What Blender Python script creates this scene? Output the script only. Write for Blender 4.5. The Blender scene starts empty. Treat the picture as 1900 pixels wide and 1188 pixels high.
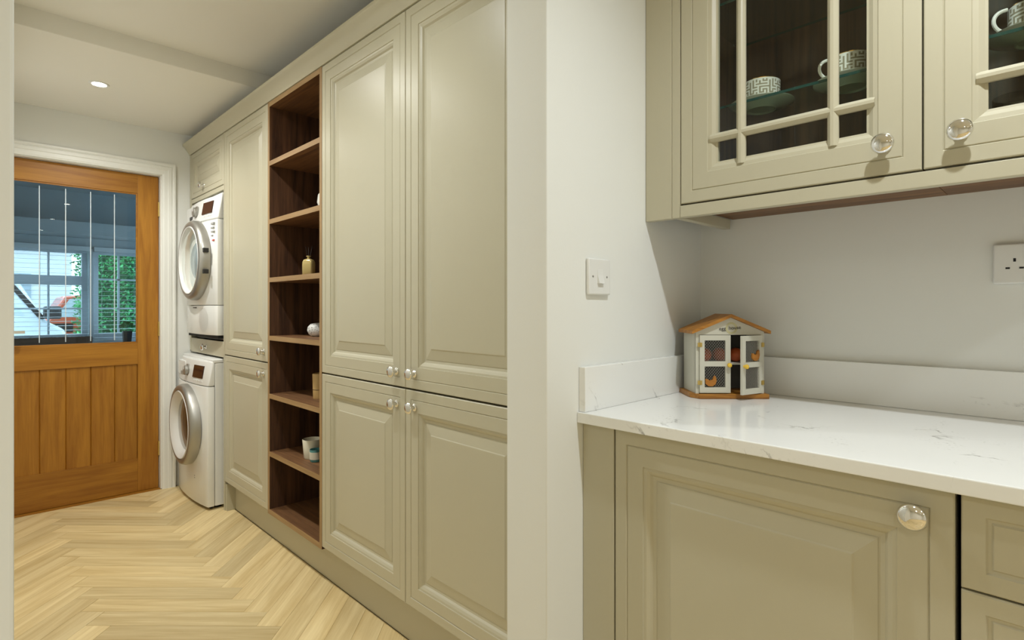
import bpy, bmesh, math, random
from mathutils import Vector, Matrix
random.seed(7)
R = math.radians
scene = bpy.context.scene
COL = scene.collection

# ------------------------------------------------------------------ camera, world, exposure
CAM_H = 1.136
FPX, CX, HOR = 1026.0, 950.0, 570.0           # focal length / principal point / horizon in 1900x1188 pixels
YAW = R(45.4)
cam = bpy.data.cameras.new('camera'); camo = bpy.data.objects.new('camera', cam); COL.objects.link(camo)
camo.location = (0, 0, CAM_H); camo.rotation_euler = (R(90), 0, YAW)
cam.sensor_width = 36.0; cam.lens = FPX / 1900 * 36.0
cam.shift_y = -(594 - HOR) / 1900; cam.clip_start = 0.01; cam.clip_end = 200
scene.camera = camo
scene.view_settings.view_transform = 'Standard'; scene.view_settings.look = 'None'
scene.view_settings.gamma = 1.0; scene.view_settings.use_curve_mapping = False
scene.view_settings.exposure = 0.0
w = bpy.data.worlds.new('overcast_sky'); scene.world = w; w.use_nodes = True
bg = w.node_tree.nodes['Background']; bg.inputs[0].default_value = (0.72, 0.88, 1.0, 1); bg.inputs[1].default_value = 4.2
LAMP_W = 34.0
LAMP_COL = (1.0, 0.995, 0.96)
LAMP_COL_COOL = (0.94, 1.0, 1.03)

def px(u, v=None, X=None, Y=None, d=None):
    """photo pixel -> world point on the plane X=const or Y=const or at depth d"""
    t = (u - CX) / FPX
    rx, ry = math.cos(YAW), math.sin(YAW); fx, fy = -math.sin(YAW), math.cos(YAW)
    dx, dy = fx + t * rx, fy + t * ry
    if X is not None: s = X / dx
    elif Y is not None: s = Y / dy
    else: s = d
    z = CAM_H - ((v if v is not None else HOR) - HOR) / FPX * s
    return Vector((dx * s, dy * s, z))

# ------------------------------------------------------------------ materials
M = {}
def new_mat(name):
    m = bpy.data.materials.new(name); m.use_nodes = True; M[name] = m
    nt = m.node_tree; return m, nt, nt.nodes['Principled BSDF']
def pm(name, col, rough=0.5, metal=0.0, spec=0.5, bump=0.0, bscale=200.0, emit=None, estr=0, coat=0.0, trans=0.0, ior=1.45, var=0.0, vscale=4):
    m, nt, b = new_mat(name)
    b.inputs['Base Color'].default_value = (*col, 1); b.inputs['Roughness'].default_value = rough
    b.inputs['Metallic'].default_value = metal; b.inputs['Specular IOR Level'].default_value = spec
    b.inputs['Coat Weight'].default_value = coat; b.inputs['IOR'].default_value = ior
    b.inputs['Transmission Weight'].default_value = trans
    if emit: b.inputs['Emission Color'].default_value = (*emit, 1); b.inputs['Emission Strength'].default_value = estr
    tc = nt.nodes.new('ShaderNodeTexCoord')
    if bump:
        n = nt.nodes.new('ShaderNodeTexNoise'); n.inputs['Scale'].default_value = bscale; n.inputs['Detail'].default_value = 3
        nt.links.new(tc.outputs['Object'], n.inputs['Vector'])
        bp = nt.nodes.new('ShaderNodeBump'); bp.inputs['Strength'].default_value = bump; bp.inputs['Distance'].default_value = 0.001
        nt.links.new(n.outputs['Fac'], bp.inputs['Height']); nt.links.new(bp.outputs[0], b.inputs['Normal'])
    if var:
        n = nt.nodes.new('ShaderNodeTexNoise'); n.inputs['Scale'].default_value = vscale; n.inputs['Detail'].default_value = 4
        nt.links.new(tc.outputs['Object'], n.inputs['Vector'])
        r = nt.nodes.new('ShaderNodeValToRGB')
        r.color_ramp.elements[0].position = .3; r.color_ramp.elements[1].position = .7
        r.color_ramp.elements[0].color = (*[c * (1 - var) for c in col], 1); r.color_ramp.elements[1].color = (*[min(1, c * (1 + var)) for c in col], 1)
        nt.links.new(n.outputs['Fac'], r.inputs[0]); nt.links.new(r.outputs[0], b.inputs['Base Color'])
    return m
def wood(name, dark, light, axis='z', scale=1.0, rough=0.45, bump=0.15, rand=0.0, contrast=(.3, .72), fine=1.0, coat=0.0):
    """grain stretched along one object axis; rand = tone variation from piece to piece"""
    m, nt, b = new_mat(name); L = nt.links
    tc = nt.nodes.new('ShaderNodeTexCoord'); mp = nt.nodes.new('ShaderNodeMapping')
    s = [14 * scale] * 3; s['xyz'.index(axis)] = 0.9 * scale; mp.inputs['Scale'].default_value = s
    oi = nt.nodes.new('ShaderNodeObjectInfo')
    add = nt.nodes.new('ShaderNodeVectorMath'); add.operation = 'ADD'
    mul = nt.nodes.new('ShaderNodeMath'); mul.operation = 'MULTIPLY'; mul.inputs[1].default_value = 37.0
    L.new(oi.outputs['Random'], mul.inputs[0]); L.new(tc.outputs['Object'], add.inputs[0]); L.new(mul.outputs[0], add.inputs[1])
    L.new(add.outputs[0], mp.inputs['Vector'])
    n1 = nt.nodes.new('ShaderNodeTexNoise'); n1.inputs['Scale'].default_value = 1.3; n1.inputs['Detail'].default_value = 5; n1.inputs['Distortion'].default_value = 1.2
    n2 = nt.nodes.new('ShaderNodeTexNoise'); n2.inputs['Scale'].default_value = 9.0 * fine; n2.inputs['Detail'].default_value = 3
    L.new(mp.outputs[0], n1.inputs['Vector']); L.new(mp.outputs[0], n2.inputs['Vector'])
    mx = nt.nodes.new('ShaderNodeMath'); mx.operation = 'MULTIPLY_ADD'; mx.inputs[1].default_value = 0.35
    sub = nt.nodes.new('ShaderNodeMath'); sub.operation = 'SUBTRACT'; sub.inputs[1].default_value = .175
    L.new(n2.outputs['Fac'], mx.inputs[0]); L.new(n1.outputs['Fac'], mx.inputs[2]); L.new(mx.outputs[0], sub.inputs[0])
    r = nt.nodes.new('ShaderNodeValToRGB'); r.color_ramp.elements[0].position = contrast[0]; r.color_ramp.elements[1].position = contrast[1]
    r.color_ramp.elements[0].color = (*dark, 1); r.color_ramp.elements[1].color = (*light, 1)
    L.new(sub.outputs[0], r.inputs[0]); out = r.outputs[0]
    if rand:
        h = nt.nodes.new('ShaderNodeHueSaturation'); mr = nt.nodes.new('ShaderNodeMapRange')
        mr.inputs[3].default_value = 1 - rand; mr.inputs[4].default_value = 1 + rand
        L.new(oi.outputs['Random'], mr.inputs[0]); L.new(mr.outputs[0], h.inputs['Value']); L.new(out, h.inputs['Color']); out = h.outputs[0]
    L.new(out, b.inputs['Base Color']); b.inputs['Roughness'].default_value = rough; b.inputs['Coat Weight'].default_value = coat
    bp = nt.nodes.new('ShaderNodeBump'); bp.inputs['Strength'].default_value = bump; bp.inputs['Distance'].default_value = 0.001
    L.new(n2.outputs['Fac'], bp.inputs['Height']); L.new(bp.outputs[0], b.inputs['Normal'])
    return m
def thin_glass(name, tint=(1, 1, 1), rough=0.0, refl=1.0):
    m, nt, b = new_mat(name); L = nt.links; nt.nodes.remove(b)
    out = nt.nodes['Material Output']
    t = nt.nodes.new('ShaderNodeBsdfTransparent'); t.inputs[0].default_value = (*tint, 1)
    g = nt.nodes.new('ShaderNodeBsdfGlossy'); g.inputs['Roughness'].default_value = rough; g.inputs[0].default_value = (refl, refl, refl, 1)
    f = nt.nodes.new('ShaderNodeFresnel'); f.inputs[0].default_value = 1.5
    x = nt.nodes.new('ShaderNodeMixShader'); ge = nt.nodes.new('ShaderNodeNewGeometry'); sb = nt.nodes.new('ShaderNodeMath'); sb.operation = 'SUBTRACT'; sb.inputs[0].default_value = 1.0; L.new(ge.outputs['Backfacing'], sb.inputs[1])
    ml = nt.nodes.new('ShaderNodeMath'); ml.operation = 'MULTIPLY'; L.new(f.outputs[0], ml.inputs[0]); L.new(sb.outputs[0], ml.inputs[1])   # a thin pane reflects at its front face only
    L.new(ml.outputs[0], x.inputs[0]); L.new(t.outputs[0], x.inputs[1]); L.new(g.outputs[0], x.inputs[2])
    L.new(x.outputs[0], out.inputs[0]); return m

pm('wall_white', (.82, .825, .785), .85, bump=.12, bscale=160)
pm('ceiling_white', (.84, .82, .74), .9, bump=.08, bscale=120)
pm('trim_white', (.83, .83, .78), .35, bump=.03)
def cab_paint(name, col, rough):
    m, nt, b = new_mat(name); L = nt.links
    b.inputs['Base Color'].default_value = (*col, 1); b.inputs['Roughness'].default_value = rough
    tc = nt.nodes.new('ShaderNodeTexCoord'); mp = nt.nodes.new('ShaderNodeMapping'); mp.inputs['Scale'].default_value = (260, 260, 6)
    n = nt.nodes.new('ShaderNodeTexNoise'); n.inputs['Scale'].default_value = 1.0; n.inputs['Detail'].default_value = 3
    bp = nt.nodes.new('ShaderNodeBump'); bp.inputs['Strength'].default_value = .14; bp.inputs['Distance'].default_value = .001
    L.new(tc.outputs['Object'], mp.inputs[0]); L.new(mp.outputs[0], n.inputs[0]); L.new(n.outputs['Fac'], bp.inputs['Height']); L.new(bp.outputs[0], b.inputs['Normal'])
cab_paint('cabinet_paint', (.53, .493, .363), .36)
pm('gap_shade', (.02, .017, .012), .8)  # carcass painted near black: shade of the door gaps put into its colour
wood('oak_v', (.28, .105, .006), (.43, .19, .018), 'z', 1.3, .42, .12, .05)
wood('oak_h', (.28, .105, .006), (.43, .19, .018), 'y', 1.3, .42, .12, .05)
wood('floor_oak', (.53, .375, .155), (.80, .65, .36), 'x', 1.0, .42, .05, .15, (.22, .78))
wood('walnut_v_shaded', (.036, .015, .007), (.125, .056, .025), 'z', 1.6, .5, .1, .05)  # same walnut as the boards, with interior shade put into its colour
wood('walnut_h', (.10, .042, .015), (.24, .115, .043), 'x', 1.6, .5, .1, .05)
wood('walnut_edge_lit', (.29, .17, .07), (.42, .27, .125), 'x', 1.6, .5, .1, .05)  # front edges painted lighter: the light falling on them is in the colour
wood('walnut_edge_v_lit', (.29, .17, .07), (.42, .27, .125), 'z', 1.6, .5, .1, .05)  # upright edges, likewise with the light on them in the colour
wood('honey_pine', (.27, .10, .010), (.50, .22, .030), 'x', 5.0, .45, .1, .08)
wood('orange_ply', (.36, .13, .012), (.48, .19, .025), 'x', 6.0, .5, .1, .0)
wood('dark_brown_wood', (.035, .016, .010), (.09, .04, .022), 'y', 3, .5, .1, .0)
pm('white_enamel', (.82, .82, .78), .22, bump=.0)
pm('white_plastic', (.80, .80, .77), .35)
pm('silver', (.42, .41, .375), .38, metal=.8)
pm('chrome', (.80, .79, .77), .06, metal=1.0)
pm('brass', (.62, .46, .16), .3, metal=1.0)
pm('steel_drum', (.22, .20, .18), .3, metal=1.0)
pm('black_plastic', (.02, .02, .02), .35)
pm('black_rubber', (.012, .012, .012), .7)
pm('display_dark', (.045, .018, .012), .08)
pm('print_grey', (.22, .21, .20), .6)
pm('vent_grey', (.52, .52, .49), .6)
pm('sticker_grey', (.40, .40, .39), .6)
pm('print_red', (.55, .10, .08), .6)
pm('slot_black', (.01, .01, .01), .7)
pm('screw_metal', (.35, .34, .32), .35, metal=.8)
thin_glass('clear_glass', (.96, .985, .97))
thin_glass('door_glass', (.80, .87, .90))
thin_glass('appliance_glass', (.55, .52, .48))
thin_glass('window_glass', (.93, .97, .98))
pm('etched_white', (.62, .70, .74), .7)
pm('shelf_glass_edge', (.01, .06, .05), .15)
thin_glass('shelf_glass', (.86, .95, .90))
pm('porcelain', (.86, .85, .77), .15, coat=.3)
pm('porcelain_green_cast', (.66, .68, .58), .18, coat=.3)  # white porcelain with the green cast of the glass shelf in its colour
pm('cup_taupe', (.36, .325, .22), .25, coat=.3)
pm('gold', (.90, .62, .25), .2, metal=1.0)
pm('egg_house_paint', (.62, .60, .50), .45, bump=.05)
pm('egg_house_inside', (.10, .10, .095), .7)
pm('egg_brown', (.42, .085, .02), .45, bump=.05)
pm('yellow_knob', (.85, .55, .06), .4)
pm('yellow_print', (.56, .52, .30), .6)
pm('text_grey', (.09, .085, .075), .7)
pm('galvanised', (.42, .41, .37), .5, metal=.4)
pm('gold_glaze', (.52, .40, .16), .22, metal=.35)
pm('gold_glaze_dark', (.22, .17, .08), .3, metal=.35)
pm('speckled_white', (.74, .73, .69), .6, var=.0)
pm('fleck_grey', (.25, .25, .23), .6)
pm('candle_tan', (.55, .36, .14), .5)
pm('cream_ceramic', (.72, .68, .54), .35)
pm('teal_glass', (.10, .30, .30), .15)
pm('wax', (.78, .75, .66), .5)
pm('stem_black', (.015, .015, .015), .6)
pm('upvc', (.75, .80, .84), .35)
pm('blind_white', (.84, .87, .88), .4)
pm('leaf_green', (.045, .20, .05), .6, var=.45, vscale=25)
pm('hedge_core', (.02, .085, .03), .9, var=.4, vscale=6)
pm('hedge_leaf', (.10, .42, .15), .6, var=.5, vscale=2.5)
pm('van_white', (.82, .86, .88), .2, coat=.5)
pm('vehicle_red', (.70, .13, .06), .25, coat=.5)
pm('tyre', (.02, .02, .02), .8)
pm('vehicle_glass', (.35, .42, .46), .08)
pm('tarmac', (.18, .18, .18), .9, var=.15, vscale=8)
pm('render_pale', (.70, .71, .70), .9, var=.05)
pm('roof_red', (.42, .13, .09), .8, var=.2, vscale=10)
pm('kitchen_floor', (.35, .34, .32), .5, var=.1)
pm('kitchen_wall', (.55, .60, .62), .8)
pm('lamp_glow', (1, 1, 1), .5, emit=(1.0, .95, .86), estr=45)
pm('pebble_grey', (.42, .42, .42), .6)

# quartz worktop: white with sparse grey veins and flecks
def quartz():
    m, nt, b = new_mat('quartz'); L = nt.links
    tc = nt.nodes.new('ShaderNodeTexCoord')
    def noise(sc, det, dist=0.0):
        n = nt.nodes.new('ShaderNodeTexNoise'); n.inputs['Scale'].default_value = sc; n.inputs['Detail'].default_value = det; n.inputs['Distortion'].default_value = dist
        L.new(tc.outputs['Object'], n.inputs['Vector']); return n.outputs['Fac']
    def mth(op, a, bb=None, c=None):
        k = nt.nodes.new('ShaderNodeMath'); k.operation = op
        for i, x in enumerate((a, bb, c)):
            if x is None: continue
            if isinstance(x, (int, float)): k.inputs[i].default_value = x
            else: L.new(x, k.inputs[i])
        return k.outputs[0]
    v = mth('ABSOLUTE', mth('SUBTRACT', noise(2.2, 10, .9), .5))
    line = mth('SUBTRACT', 1.0, mth('MINIMUM', mth('DIVIDE', v, .0042), 1.0))
    mask = mth('MINIMUM', mth('MAXIMUM', mth('MULTIPLY', mth('SUBTRACT', noise(9, 4), .50), 8.0), 0), 1.0)
    fle = mth('MULTIPLY', mth('MINIMUM', mth('MAXIMUM', mth('MULTIPLY', mth('SUBTRACT', noise(150, 2), .60), 9), 0), 1), mth('MULTIPLY', mask, mth('SUBTRACT', 1.0, mth('MINIMUM', mth('DIVIDE', v, .045), 1.0))))
    fac = mth('MINIMUM', mth('ADD', mth('MULTIPLY', mth('MULTIPLY', line, mask), .85), mth('MULTIPLY', fle, .75)), 1.0)
    mix = nt.nodes.new('ShaderNodeMix'); mix.data_type = 'RGBA'
    L.new(fac, mix.inputs[0]); mix.inputs[6].default_value = (.88, .88, .85, 1); mix.inputs[7].default_value = (.30, .29, .27, 1)
    L.new(mix.outputs[2], b.inputs['Base Color']); b.inputs['Roughness'].default_value = .16
quartz()

# ------------------------------------------------------------------ mesh helpers
def B(*a): return MB().box(*a)
class MB:
    def __init__(s): s.v = []; s.f = []; s.mi = []; s.cur = 0
    def add(s, vs, fs):
        o = len(s.v); s.v += [tuple(p) for p in vs]
        for f in fs: s.f.append([i + o for i in f]); s.mi.append(s.cur)
        return s
    def box(s, x0, x1, y0, y1, z0, z1):
        if x0 > x1: x0, x1 = x1, x0
        if y0 > y1: y0, y1 = y1, y0
        if z0 > z1: z0, z1 = z1, z0
        return s.add([(x0, y0, z0), (x1, y0, z0), (x1, y1, z0), (x0, y1, z0), (x0, y0, z1), (x1, y0, z1), (x1, y1, z1), (x0, y1, z1)],
                     [(0, 3, 2, 1), (4, 5, 6, 7), (0, 1, 5, 4), (1, 2, 6, 5), (2, 3, 7, 6), (3, 0, 4, 7)])
    def prism(s, poly, a0, a1, axis='x'):
        """polygon in the other two axes (in order), extruded from a0 to a1 along axis"""
        n = len(poly)
        def P(p, a):
            return {'x': (a, p[0], p[1]), 'y': (p[0], a, p[1]), 'z': (p[0], p[1], a)}[axis]
        vs = [P(p, a0) for p in poly] + [P(p, a1) for p in poly]
        fs = [tuple(range(n))[::-1], tuple(range(n, 2 * n))] + [(i, (i + 1) % n, n + (i + 1) % n, n + i) for i in range(n)]
        return s.add(vs, fs)
    def lathe(s, prof, c=(0, 0, 0), axis='z', n=32, close=False):
        """profile of (radius, along-axis) pairs"""
        vs = []; fs = []; m = len(prof)
        for i in range(n):
            a = 2 * math.pi * i / n; ca, sa = math.cos(a), math.sin(a)
            for r, h in prof:
                p = {'z': (r * ca, r * sa, h), 'y': (r * ca, h, r * sa), 'x': (h, r * ca, r * sa)}[axis]
                vs.append((p[0] + c[0], p[1] + c[1], p[2] + c[2]))
        for i in range(n):
            j = (i + 1) % n
            for k in range(m - 1): fs.append((i * m + k, j * m + k, j * m + k + 1, i * m + k + 1))
            if close: fs.append((i * m + m - 1, j * m + m - 1, j * m, i * m))
        return s.add(vs, fs)
    def tube(s, pts, r, n=8):
        pts = [Vector(p) for p in pts]; vs = []; fs = []
        for i, p in enumerate(pts):
            t = (pts[min(i + 1, len(pts) - 1)] - pts[max(i - 1, 0)]).normalized()
            u = t.orthogonal().normalized() if i == 0 else (u - t * u.dot(t)).normalized()
            w_ = t.cross(u); rr = r[i] if isinstance(r, (list, tuple)) else r
            for k in range(n):
                a = 2 * math.pi * k / n; vs.append(p + u * rr * math.cos(a) + w_ * rr * math.sin(a))
        for i in range(len(pts) - 1):
            for k in range(n): fs.append((i * n + k, i * n + (k + 1) % n, (i + 1) * n + (k + 1) % n, (i + 1) * n + k))
        fs.append(tuple(range(n))[::-1]); fs.append(tuple(range((len(pts) - 1) * n, len(pts) * n)))
        return s.add(vs, fs)
    def rings(s, x0, x1, z0, z1, yf, prof, close=True, cap0=False, cap1=False):
        """rectangular rings in an x-z plane facing -y; prof = (inset, depth behind yf)"""
        vs = []; fs = []
        for ins, d in prof:
            vs += [(x0 + ins, yf + d, z0 + ins), (x1 - ins, yf + d, z0 + ins), (x1 - ins, yf + d, z1 - ins), (x0 + ins, yf + d, z1 - ins)]
        m = len(prof)
        for i in range(m if close else m - 1):
            j = (i + 1) % m
            for k in range(4): fs.append((i * 4 + k, i * 4 + (k + 1) % 4, j * 4 + (k + 1) % 4, j * 4 + k))
        if cap0: fs.append((3, 2, 1, 0))
        if cap1: fs.append(tuple(m * 4 - 4 + k for k in range(4)))
        return s.add(vs, fs)
    def build(s, name, mats, parent=None, bevel=0.0, seg=2, smooth=False, local=False, angle=None):
        """world coordinates unless local; the mesh is moved into its parent's frame"""
        off = Vector((0, 0, 0))
        if parent is not None and not local: off = world_loc(parent)
        me = bpy.data.meshes.new(name)
        me.from_pydata([tuple(Vector(p) - off) for p in s.v], [], s.f)
        if isinstance(mats, str): mats = [mats]
        for k in mats: me.materials.append(M[k])
        for p, i in zip(me.polygons, s.mi): p.material_index = i
        bm = bmesh.new(); bm.from_mesh(me); bmesh.ops.recalc_face_normals(bm, faces=bm.faces)
        if bevel:
            es = [e for e in bm.edges if len(e.link_faces) == 2 and e.calc_face_angle(0) > R(30)]
            nf = bmesh.ops.bevel(bm, geom=es, offset=bevel, segments=seg, affect='EDGES', profile=0.5, clamp_overlap=True)['faces']
            for f in nf: f.smooth = True
        if smooth:
            for f in bm.faces: f.smooth = True
        if angle is not None or bevel or smooth:
            lim = R(angle if angle is not None else 40)
            for e in bm.edges:
                if len(e.link_faces) == 2 and e.calc_face_angle(0) > lim: e.smooth = False
        bm.to_mesh(me); bm.free()
        o = bpy.data.objects.new(name, me); COL.objects.link(o)
        if parent is not None: o.parent = parent
        return o
def world_loc(o):
    l = Vector((0, 0, 0))
    while o is not None: l = l + o.location; o = o.parent
    return l
def tag(o, label=None, cat=None, group=None, kind=None):
    if label: o['label'] = label
    if cat: o['category'] = cat
    if group: o['group'] = group
    if kind: o['kind'] = kind
    return o
def thing(name, loc, label, cat, group=None, rz=0.0, kind=None):
    o = bpy.data.objects.new(name, None); COL.objects.link(o); o.location = loc; o.rotation_euler = (0, 0, rz); o.empty_display_size = .05
    return tag(o, label, cat, group, kind)
def copy_tree(o, parent=None):
    c = o.copy(); COL.objects.link(c); c.parent = parent
    for ch in list(o.children): copy_tree(ch, c)
    return c

def structure(name, mb, mat, **k):
    o = mb.build(name, mat, None, **k); return tag(o, kind='structure')

# ------------------------------------------------------------------ room layout (metres; x along the cupboard run, y into it)
XE = -4.00            # wall with the oak door
T = 1.025             # front plane of the tall cupboards
XS = -.80             # side wall of the alcove
YB = 1.60             # back wall of the alcove
ZC, ZCL = 2.32, 2.24  # ceiling, lowered ceiling by the door
XB = -2.89            # step in the ceiling
YL = .041             # face of the long left wall
XR, YF = 3.6, -2.6    # far ends of the room behind the camera
DY0, DY1, DZ1 = .055, .862, 1.955  # oak door opening

structure('wall_back', B(XE - .12, XR + .1, YB + .12, YB + .22, -.05, 2.6).box(XS, XR + .1, YB, YB + .12, -.05, 2.6), 'wall_white')
structure('wall_partition', B(-.925, XS, .895, YB + .12, 0, ZC + .02), 'wall_white', bevel=.003)
structure('wall_left', B(XE, -.90, YL - .16, YL, 0, ZC + .02), 'wall_white', bevel=.004)
structure('wall_corridor', B(-.90, -.80, YF, YL - .16, 0, ZC + .02), 'wall_white')
structure('wall_front', B(-.9, XR + .1, YF - .1, YF, -.05, 2.6), 'wall_white')
structure('wall_right', B(XR, XR + .1, YF, YB + .1, -.05, 2.6), 'wall_white')
we = MB()
we.box(XE - .12, XE, DY1 + .03, YB + .12, 0, 2.6).box(XE - .12, XE, -3.0, DY0 - .03, 0, 2.6).box(XE - .12, XE, DY0 - .03, DY1 + .03, DZ1 + .03, 2.6)
structure('wall_door_end', we, 'wall_white')
structure('ceiling', B(XB, XR + .1, YF - .1, YB + .2, ZC, ZC + .08), 'ceiling_white')
structure('ceiling_lowered', B(XE, XB, -.2, YB + .2, ZCL, ZC + .08), 'ceiling_white', bevel=.004)

# herringbone floor, each block its own board
fl = structure('floor', B(-4.12, XR + .1, YF - .1, YB + .2, -.06, -.0125), 'floor_oak')
def clip(poly, rect):
    x0, x1, y0, y1 = rect
    for ax, lim, sg in ((0, x0, 1), (0, x1, -1), (1, y0, 1), (1, y1, -1)):
        out = []
        for i in range(len(poly)):
            a, b_ = poly[i - 1], poly[i]; da, db = (a[ax] - lim) * sg, (b_[ax] - lim) * sg
            if da >= 0 and db >= 0: out.append(b_)
            elif da >= 0 > db or da < 0 <= db:
                t = da / (da - db); q = (a[0] + (b_[0] - a[0]) * t, a[1] + (b_[1] - a[1]) * t); out.append(q)
                if db >= 0: out.append(b_)
        poly = out
        if len(poly) < 3: return []
    return poly
BW, BL = .09, .61
e1, e2 = Vector((.70711, .70711)), Vector((.70711, -.70711)); org = Vector((-2.917, .366))
def board(c0, along, length, width_dir):
    """one oak block: chamfered prism in its own frame with local x along the grain"""
    g = .0003
    poly = [c0 + along * g + width_dir * g, c0 + along * (length - g) + width_dir * g, c0 + along * (length - g) + width_dir * (BW - g), c0 + along * g + width_dir * (BW - g)]
    poly = [(p.x, p.y) for p in poly]
    for rect in ((-3.995, -.93, .042, 1.073), (-.925, 1.2, -.9, .893)):
        q = clip(poly, rect)
        if len(q) < 3: continue
        area = abs(sum(q[i - 1][0] * q[i][1] - q[i][0] * q[i - 1][1] for i in range(len(q)))) / 2
        if area < 1e-4: continue
        mid = Vector((sum(p[0] for p in q) / len(q), sum(p[1] for p in q) / len(q)))
        ang = math.atan2(along.y, along.x); ca, sa = math.cos(-ang), math.sin(-ang)
        lq = [((p[0] - mid.x) * ca - (p[1] - mid.y) * sa, (p[0] - mid.x) * sa + (p[1] - mid.y) * ca) for p in q]
        n = len(lq)
        vs = [(x, y, -.012) for x, y in lq] + [(x, y, -.0012) for x, y in lq]
        L2 = []
        for x, y in lq:
            l = math.hypot(x, y) or 1; k = max(0, l - .0009) / l; L2.append((x * k, y * k, 0))
        vs += L2
        fs = [tuple(range(n))[::-1], tuple(range(2 * n, 3 * n))]
        for lv in (0, 1): fs += [(lv * n + i, lv * n + (i + 1) % n, (lv + 1) * n + (i + 1) % n, (lv + 1) * n + i) for i in range(n)]
        o = MB().add(vs, fs).build('floor_board', 'floor_oak', fl, local=True)
        o.location = (mid.x, mid.y, 0); o.rotation_euler = (0, 0, ang)
for k in range(-60, 80):
    for j in range(-6, 8):
        base = org + (e1 + e2) * BW * k + (e1 - e2) * BL * j
        if not (-5 < base.x < 2.2 and -2.2 < base.y < 2.2): continue
        board(base, e1, BL, e2)
        board(base + e2 * BW, e2, BL, e1)

# ------------------------------------------------------------------ oak door and its frame
jam = MB()
for y0, y1 in ((DY0 - .03, DY0), (DY1, DY1 + .03)): jam.box(XE - .12, XE, y0, y1, 0, DZ1 + .03)
jam.box(XE - .12, XE, DY0, DY1, DZ1, DZ1 + .03)
structure('trim_1', jam, 'trim_white', bevel=.002)
ar = MB(); aw = .072
prof = [(0, 0), (0, .012), (.012, .016), (.03, .016), (.034, .02), (.05, .02), (.056, .016), (.062, .022), (aw, .022), (aw, 0)]
def arch_rings(y0, y1, z1):
    vs = []; fs = []; m = len(prof)
    for a, h in prof:
        vs += [(XE + h, y0 - a, 0), (XE + h, y0 - a, z1 + a), (XE + h, y1 + a, z1 + a), (XE + h, y1 + a, 0)]
    for i in range(m - 1):
        for k in range(3): fs.append((i * 4 + k, i * 4 + k + 1, i * 4 + 4 + k + 1, i * 4 + 4 + k))
    ar.add(vs, fs)
arch_rings(DY0 - .006, DY1 + .006, DZ1 + .006)
structure('trim_2', ar, 'trim_white')
structure('trim_6', B(XE - .12, XE + .0045, DY0, DY1, -.0124, .0008), 'oak_h')
door = thing('door_1', (XE - .035, DY0, .012), None, None, kind='structure')
xd0, xd1 = XE - .078, XE - .038
G0, G1 = DY0 + .119, .749            # glass and panel sides
d0, d1 = DY0 + .003, DY1 - .003
ZG0, ZG1, ZP0, ZP1 = .916, 1.835, .205, .785
B(xd0, xd1, d0, G0, .003, DZ1 - .003).build('stile', 'oak_v', door, bevel=.001)
B(xd0, xd1, G1, d1, .003, DZ1 - .003).build('stile', 'oak_v', door, bevel=.001)
for z0, z1 in ((.003, ZP0), (ZP1, ZG0), (ZG1, DZ1 - .003)): B(xd0, xd1, G0, G1, z0, z1).build('rail', 'oak_h', door, bevel=.001)
npl = 5; pw = (G1 - G0) / npl
for i in range(npl):
    a, b_ = G0 + pw * i, G0 + pw * (i + 1)
    MB().prism([(xd0 + .01, a), (xd1 - .012, a), (xd1 - .007, a + .0035), (xd1 - .007, b_ - .0035), (xd1 - .012, b_), (xd0 + .01, b_)], ZP0, ZP1, 'z').build('plank', 'oak_v', door)
B(xd0 + .016, xd0 + .022, G0, G1, ZG0, ZG1).build('pane', 'door_glass', door)
for i in range(1, npl):
    y = G0 + pw * i
    B(xd0 + .0221, xd0 + .0226, y - .0022, y + .0022, ZG0 + .02, ZG1 - .02).build('etched_line', 'etched_white', door)
bead = MB()
for x0, x1 in ((xd0 + .023, xd1 - .004),):
    bead.box(x0, x1, G0, G0 + .008, ZG0, ZG1).box(x0, x1, G1 - .008, G1, ZG0, ZG1).box(x0, x1, G0 + .008, G1 - .008, ZG0, ZG0 + .008).box(x0, x1, G0 + .008, G1 - .008, ZG1 - .008, ZG1)
bead.build('glazing_bead', 'oak_h', door, bevel=.001)
hd = MB().lathe([(0, 0), (.026, 0), (.026, .008), (.011, .012), (.011, .05), (0, .05)], (xd1, DY0 + .055, 1.0), 'x', 20)
hd.box(xd1 + .04, xd1 + .055, DY0 + .045, DY0 + .17, .992, 1.008)
hd.build('lever_handle', 'chrome', door, smooth=True)
for zz in (.25, 1.0, 1.75): MB().lathe([(0, -.045), (.006, -.045), (.006, .045), (0, .045)], (xd1 + .004, DY1 - .002, zz), 'z', 12).build('hinge', 'brass', door, smooth=True)

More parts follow.
